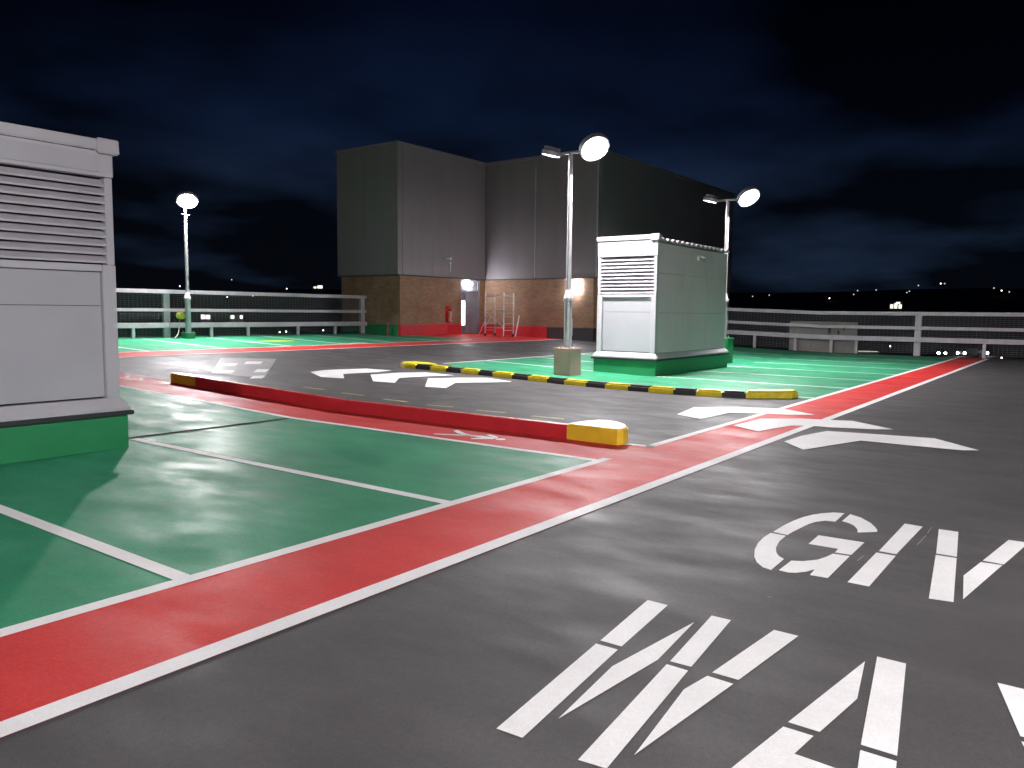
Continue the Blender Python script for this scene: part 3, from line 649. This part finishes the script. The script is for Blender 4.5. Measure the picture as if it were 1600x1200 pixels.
# brick base
bbox('brick_wall', (BX, BY + .001, zd(BY) + .5), (BX + .11, ya - .05, ZC - .004), 'brick')
sd0 = at_y(717.5, BY); sd1 = at_y(746, BY)
bbox('brick_wall', (BX, BY - .11, zd(BY) + .5), (sd0, BY, ZC - .004), 'brick'); bbox('brick_wall', (sd1, BY - .11, zd(BY) + .5), (CXX - .115, BY, ZC - .004), 'brick')
bbox('brick_wall', (CXX - .11, DY, zd(DY) + .6), (CXX, BY - .002, ZC - .004), 'brick')
bbox('brick_wall', (CXX + .002, DY - .11, zd(DY) + .6), (46.9, DY, ZC - .004), 'brick')
bbox('brick_pier', (CXX - .16, DY + .0, zd(DY) + .6), (CXX - .112, DY + .55, ZC - .006), 'brick')
# painted band along the foot
tag(bbox('plinth_band', (BX - .035, BY + .002, zd(BY) - .1), (BX + .11, ya - .05, zd(BY) + .5), 'plinth_green', .006), 'green painted foot of the brick wall')
tag(bbox('plinth_band', (BX, BY - .145, zd(BY) - .1), (sd0, BY - .002, zd(BY) + .5), 'plinth_red', .006), 'red painted foot of the brick wall left of the door')
ysp = at_x(857, CXX)
tag(bbox('plinth_band', (CXX - .145, ysp + .002, zd(ysp) - .1), (CXX - .002, BY - .15, zd(ysp) + .55), 'plinth_red', .006), 'red painted foot of the brick wall behind the access tower')
tag(bbox('plinth_band', (CXX - .145, DY, zd(DY) - .1), (CXX - .002, ysp - .002, zd(ysp) + .50), 'plinth_grey', .006), 'dark grey painted foot of the brick wall')
bbox('plinth_band', (sd1, BY - .145, zd(BY) - .1), (CXX - .15, BY - .002, zd(BY) + .5), 'plinth_red', .006)
bbox('plinth_band', (CXX + .002, DY - .145, zd(DY) - .1), (46.9, DY - .002, zd(DY) + .55), 'plinth_grey', .006)
# cladding panels over the brick
def panels_x(x0, x1, y, nrm_, n):
    for k in range(n):
        a = x0 + (x1 - x0) * k / n + .0015; b = x0 + (x1 - x0) * (k + 1) / n - .0015
        bbox('cladding_panel', (a, y - .18, ZC), (b, y + .1, ZT - .12), 'clad', .002)
def panels_y(y0, y1, x, cuts):
    for a, b in zip(cuts[:-1], cuts[1:]): bbox('cladding_panel', (x - .18, a + .0015, ZC), (x + .1, b - .0015, ZT - .12), 'clad', .002)
panels_y(0, 0, BX, [BY - .17, BY + 1.9, ya])
panels_x(BX + .11, CXX - .19, BY, -1, 3)
ysm = at_x(838, CXX)
panels_y(0, 0, CXX, [DY - .17, ysm, BY - .19])
panels_x(CXX + .11, 46.9, DY, -1, 6)
bbox('joint_trim', (CXX - .20, ysm - .03, ZC + .05), (CXX - .182, ysm + .03, ZT - .5), 'trim', .004)
bbox('corner_trim', (CXX - .205, DY - .185, ZC), (CXX - .185, DY - .10, ZT - .13), 'trim', .003)
bbox('drip_trim', (BX - .20, BY - .2, ZC - .05), (CXX - .2, BY - .113, ZC - .003), 'core'); bbox('drip_trim', (CXX - .2, DY - .2, ZC - .05), (CXX - .113, BY - .21, ZC - .003), 'core')
bbox('drip_trim', (BX - .2, BY - .1, ZC - .05), (BX - .002, ya - .02, ZC - .003), 'core')
cp = [(BX - .22, BY - .22), (CXX - .22, BY - .22), (CXX - .22, DY - .22), (47.0, DY - .22), (47.0, 28.6), (BX - .22, 28.6)]
MB().prism([(p[0] - bo.x, p[1] - bo.y) for p in cp], ZT - .118 - bo.z, ZT - bo.z).build('parapet_coping', 'clad', B)
# door with lit side glass, over-panel
dz = zd(BY)
dr = bbox('door', (sd0 + .42, BY - .06, dz + .02), (sd1 - .10, BY - .01, dz + 2.05), 'door', .004)
bbox('door_handle', (sd0 + .50, BY - .10, dz + .95), (sd0 + .53, BY - .06, dz + 1.2), 'galv', .004, dr)
bbox('door_frame', (sd0, BY - .10, dz), (sd0 + .06, BY + .02, ZC - .06), 'door'); bbox('door_frame', (sd1 - .09, BY - .10, dz), (sd1, BY + .02, ZC - .06), 'door')
bbox('door_frame', (sd0 + .36, BY - .10, dz), (sd0 + .41, BY + .02, dz + 2.06), 'door'); bbox('door_frame', (sd0 + .061, BY - .10, dz + 2.07), (sd1 - .091, BY + .02, dz + 2.14), 'door')
bbox('over_panel', (sd0 + .061, BY - .05, dz + 2.15), (sd1 - .091, BY + .02, ZC - .06), 'door', .004)
tag(bbox('side_window', (sd0 + .07, BY - .05, dz + .45), (sd0 + .35, BY - .03, dz + 1.62), 'door_glow'), 'brightly lit white glass strip beside the door')
bbox('kick_panel', (sd0 + .07, BY - .05, dz + .01), (sd0 + .35, BY - .02, dz + .44), 'door', .003); bbox('top_light', (sd0 + .07, BY - .05, dz + 1.63), (sd0 + .35, BY - .02, dz + 2.06), 'door', .003)

def bulkhead(label, loc, nx, ny, glow='bulk'):
    t = thing('wall_light', label, 'wall light', loc, 'lit bulkhead lights on the brick wall')
    n = Vector((nx, ny, 0)); s = Vector((-ny, nx, 0))
    def bx(name, d0, d1, w, z0, z1, m, bev):
        p = n * d0 - s * w; q = n * d1 + s * w
        return MB().box((min(p.x, q.x), min(p.y, q.y), z0), (max(p.x, q.x), max(p.y, q.y), z1), bev).build(name, m, t)
    bx('back_box', 0, .05, .21, -.10, .10, 'white_plastic', .012); bx('diffuser', .051, .13, .18, -.085, .085, glow, .03)
xl = at_y(731, BY - .06, 445); bulkhead('lit bulkhead light above the grey door', (xl, BY - .052, dz + 2.42), 0, -1, 'bulk_dim')
yl = at_x(901, CXX - .11, 447); bulkhead('lit bulkhead light on brick wall just right of the middle lamp column', (CXX - .112, yl, 2.80), -1, 0)
# camera and bracket on the cladding
xc = at_y(697, BY - .2, 405)
t = thing('security_camera', 'small white security camera on the grey cladding above the door', 'camera', (xc, BY - .183, 3.95))
MB().tube((0, 0, .1), (0, -.14, .06), .025, .025, 8).build('arm', 'white_plastic', t); MB().box((-.09, -.34, 0), (.05, -.10, .13), .02).build('camera_body', 'white_plastic', t)
t = thing('vertical_conduit', 'short pale upright conduit on the cladding right of the camera', 'conduit', (at_y(703.5, BY - .2, 412), BY - .183, 3.45))
MB().tube((0, -.03, 0), (0, -.03, .36), .028, .028, 8).box((-.05, -.05, .36), (.05, 0, .44), .008).build('tube', 'white_plastic', t)

# fire extinguisher on a backing board
xe = at_y(700.5, BY - .12, 495)
t = thing('fire_extinguisher', 'red fire extinguisher hung on a red board left of the door', 'fire extinguisher', (xe, BY - .115, dz + .62))
MB().box((-.19, -.015, -.05), (.19, 0, .74), .006).build('backing_board', 'ext_red', t)
bdy = MB().tube((-.03, -.12, .0), (-.03, -.12, .44), .085, .085, 16).tube((-.03, -.12, .44), (-.03, -.12, .52), .085, .03, 16).build('cylinder', mat('pale_red_label', (0.62, 0.26, 0.22), 0.35), t)
MB().box((-.05, -.2, .52), (.03, -.06, .57), .006).build('valve_handle', 'dark', t); MB().tube((.04, -.12, .5), (.09, -.14, .1), .016, .02, 8).build('hose', 'dark', t)

# mobile access tower and a leaning pole
sx, sy = 29.7, at_x(780, 29.7, 520); zz = zd(sy)
t = thing('access_tower', 'aluminium mobile access tower standing against the brick wall beside the door', 'access tower', (sx, sy, zz))
hw, hd, ht = .55, .38, 2.05
for a in (-hd, hd):
    for b in (-hw, hw):
        MB().tube((a, b, .14), (a, b, ht), .03, .03, 8).build('upright', 'scaffold', t)
        MB().tube((a, b - .03, .07), (a, b + .03, .07), .07, .07, 12).build('caster', 'dark', t)
for b in (-hw, hw):
    for k in range(6): MB().tube((-hd, b, .30 + k * .32), (hd, b, .30 + k * .32), .02, .02, 6).build('rung', 'scaffold', t)
for z in (.42, 1.25, 1.95):
    for a in (-hd, hd): MB().tube((a, -hw, z), (a, hw, z), .022, .022, 6).build('brace', 'scaffold', t)
MB().tube((-hd, -hw, .45), (-hd, hw, 1.2), .02, .02, 6).build('brace', 'scaffold', t); MB().tube((-hd, hw, .45), (-hd, 0, 1.25), .02, .02, 6).build('brace', 'scaffold', t)
for a, b in ((-hd, hw), (-hd, -hw)): MB().tube((a, b, .75), (a - .28, b * 1.35, .02), .02, .02, 6).build('stabiliser', 'scaffold', t)
MB().box((-hd + .03, -hw + .03, .5), (hd - .03, hw - .03, .54), .004).build('platform', 'wood', t)
py = at_x(805, 30.3, 520)
t = thing('leaning_pole', 'short pale pole leaning on the wall right of the access tower', 'pole', (30.3, py, zd(py)))
MB().tube((0, 0, .0), (.35, .03, 1.0), .03, .03, 8).tube((-.01, 0, 0), (.0, 0, .03), .035, .035, 8).build('pole', 'scaffold', t)
px_ = at_y(605, 24.9 - .35, 515)
t = thing('marker_post', 'short rusty red post at the foot of the green painted wall', 'post', (BX - .30, at_x(606, BX - .30, 515), zd(25.2)))
MB().tube((0, 0, -.02), (0, 0, .52), .055, .055, 12).tube((0, 0, .52), (0, 0, .58), .055, .02, 12).build('shaft', 'rust', t); MB().tube((0, 0, .38), (0, 0, .46), .058, .058, 12).build('band', 'ledge', t)

# ------------------------------------------------------------------ far lights over the town
def far(u, v, dist): r = ray(u, v); return Vector((0, 0, H)) + r * (dist / math.hypot(r.x, r.y))
def hill_lamp(u, v, dist, dim, label, group, k=1.0):
    p = far(u, v, dist); s = dist / F * k
    o = MB(); o.tube((0, 0, -6 * s), (0, 0, -s), .1 * s, .1 * s, 5).build
    t = thing('distant_street_lamp', label, 'street lamp', (p.x, p.y, p.z), group)
    MB().tube((0, 0, -max(5 * s, 4)), (0, 0, -.4 * s), .10, .08, 5).build('lamp_post', 'core', t)
    mb = MB(); mb.tube((0, 0, -.8 * s), (0, 0, 0), .5 * s, .9 * s, 8).tube((0, 0, 0), (0, 0, .7 * s), .9 * s, .4 * s, 8); mb.build('lamp_head', 'street_dim' if dim else 'street_lamp', t)
LG = 'tiny street lights beyond the left railing'; RG = 'tiny street lights beyond the right railing'
for u, v, dm in [(281, 447, 0), (448, 451, 0), (395, 462, 0), (355, 464, 0), (462, 480, 1), (362, 437, 1), (430, 478, 1), (520, 463, 1)]:
    hill_lamp(u, v, 1250 + (u * 7) % 300, dm, 'tiny far street light in the dark beyond the left railing', LG)
for u, v, dm in [(1278, 467, 0), (1296, 466, 0), (1243, 477, 0), (1322, 479, 0), (1340, 454, 1), (1334, 460, 1), (1369, 453, 1), (1417, 457, 1), (1421, 455, 1), (1435, 446, 1), (1470, 443, 0), (1476, 443, 1), (1553, 450, 1), (1565, 454, 0), (1577, 456, 1), (1410, 481, 0), (1425, 483, 0), (1202, 461, 1), (1176, 463, 1), (1362, 472, 1), (1304, 471, 1), (1413, 505, 1)]:
    hill_lamp(u, v, 1250 + (u * 7) % 300, dm, 'tiny far street light in the dark beyond the right railing', RG)
for u, v, dd, lab in [(1391, 541, 170, 'bright street light seen below the low rail left of the tall right post'), (1565, 559, 120, 'bright street light low beyond the railing at the far right'), (437, 519, 230, 'small street light seen under the low left rail, left of a near twin'), (447, 518, 230, 'small street light seen under the low left rail, right of a near twin'), (505, 516, 240, 'lone small street light under the left rail near the brick building')]:
    hill_lamp(u, v, dd, 0, lab, None, 1.3)
def far_building(u, v, dist, w, h, label, wins, mt):
    p = far(u, v, dist); k = dist / F
    t = thing('distant_building', label, 'building', (p.x, p.y, p.z)); a = math.atan2(p.y, p.x); t.rotation_euler = (0, 0, a)
    W_, H_ = w * k, h * k
    wl = MB().box((0, -W_ / 2, -H_ * 1.5), (W_ * .7, W_ / 2, H_ / 2)); wl = wl.build('wall', 'far_wall', t)
    MB().add([(-.1 * W_, -W_ * .55, H_ / 2), (-.1 * W_, W_ * .55, H_ / 2), (W_ * .8, W_ * .55, H_ / 2), (W_ * .8, -W_ * .55, H_ / 2), (W_ * .35, -W_ * .55, H_ * .8), (W_ * .35, W_ * .55, H_ * .8)],
             [(3, 2, 1, 0), (0, 1, 5, 4), (2, 3, 4, 5), (0, 4, 3), (1, 2, 5)]).build('roof', 'core', t)
    for (y0, y1, z0, z1) in wins: MB().box((-.02 * W_, W_ * y0, H_ * z0), (.01 * W_, W_ * y1, H_ * z1)).build('window', mt, wl)
far_building(1400, 477, 900, 17, 11, 'small lit building on the dark hill just above the right railing', [(-.42, -.2, -.4, .1), (-.1, .12, -.4, .25), (.2, .42, -.4, .1), (-.3, .0, .2, .4)], 'win')
far_building(497, 448, 1000, 16, 6, 'low lit building on the dark hill above the left railing', [(-.4, .05, -.4, .3), (.15, .4, -.4, .0)], 'win')
far_building(321, 495, 260, 14, 8, 'brightly lit house seen between the left rails right of the lamp column', [(-.45, -.02, -.4, .3), (.06, .42, -.4, .35)], 'win_b')
far_building(370, 495, 260, 20, 8, 'house with two small lit windows seen between the left rails', [(-.42, -.22, -.35, .25), (.18, .42, -.35, .25)], 'win_b')
far_building(1346, 551, 150, 46, 6, 'low pale flat shed below the right railing beside the beige boards', [(-.45, .45, .3, .4)], 'win')

# ------------------------------------------------------------------ cars on the street below, headlights on
def car(u, v, label, paint, face=0.0):
    r = ray(u, v); k = (-6.55 + 0.65 - H) / r.z; p = Vector((0, 0, H)) + r * k
    t = thing('car', label, 'car', (p.x, p.y, -6.545), 'cars with headlights on beyond the right railing'); t.rotation_euler = (0, 0, math.atan2(-p.y, -p.x) + face)
    prof = [(2.1, .28), (2.15, .55), (2.0, .80), (1.1, .95), (0.45, 1.40), (-1.0, 1.45), (-1.75, 1.0), (-2.1, .92), (-2.15, .4), (-2.0, .28)]
    n_ = len(prof); mb = MB(); vs = []
    for s in (-1, 1):
        for x, z in prof: vs.append((x, s * (.86 if z < 1.0 else .68), z))
    mb.add(vs, [tuple(range(n_)), tuple(range(2 * n_ - 1, n_ - 1, -1))] + [(i, n_ + i, n_ + (i + 1) % n_, (i + 1) % n_) for i in range(n_)])
    mb.build('body', paint, t)
    MB().add([(1.02, -.72, 1.0), (1.02, .72, 1.0), (.50, .62, 1.38), (.50, -.62, 1.38)], [(0, 1, 2, 3)]).build('windscreen', 'glass', t)
    for x in (1.3, -1.3):
        for s in (-1, 1): MB().tube((x, s * .68, .32), (x, s * .90, .32), .32, .32, 14).build('wheel', 'tyre', t)
    for s in (-1, 1): MB().tube((2.06, s * .62, .66), (2.2, s * .62, .66), .22, .24, 10).build('headlight', 'head', t)
car(1467, 551, 'car with one red-tinged glow, leftmost of the headlight pairs beyond the railing', 'car_b', 0.25)
car(1502, 551, 'car with the brightest headlights, seen over the far end of the red walkway', 'car_a')
car(1524, 551, 'car with dim headlights, rightmost of the row beyond the red walkway', 'car_c', 1.1)
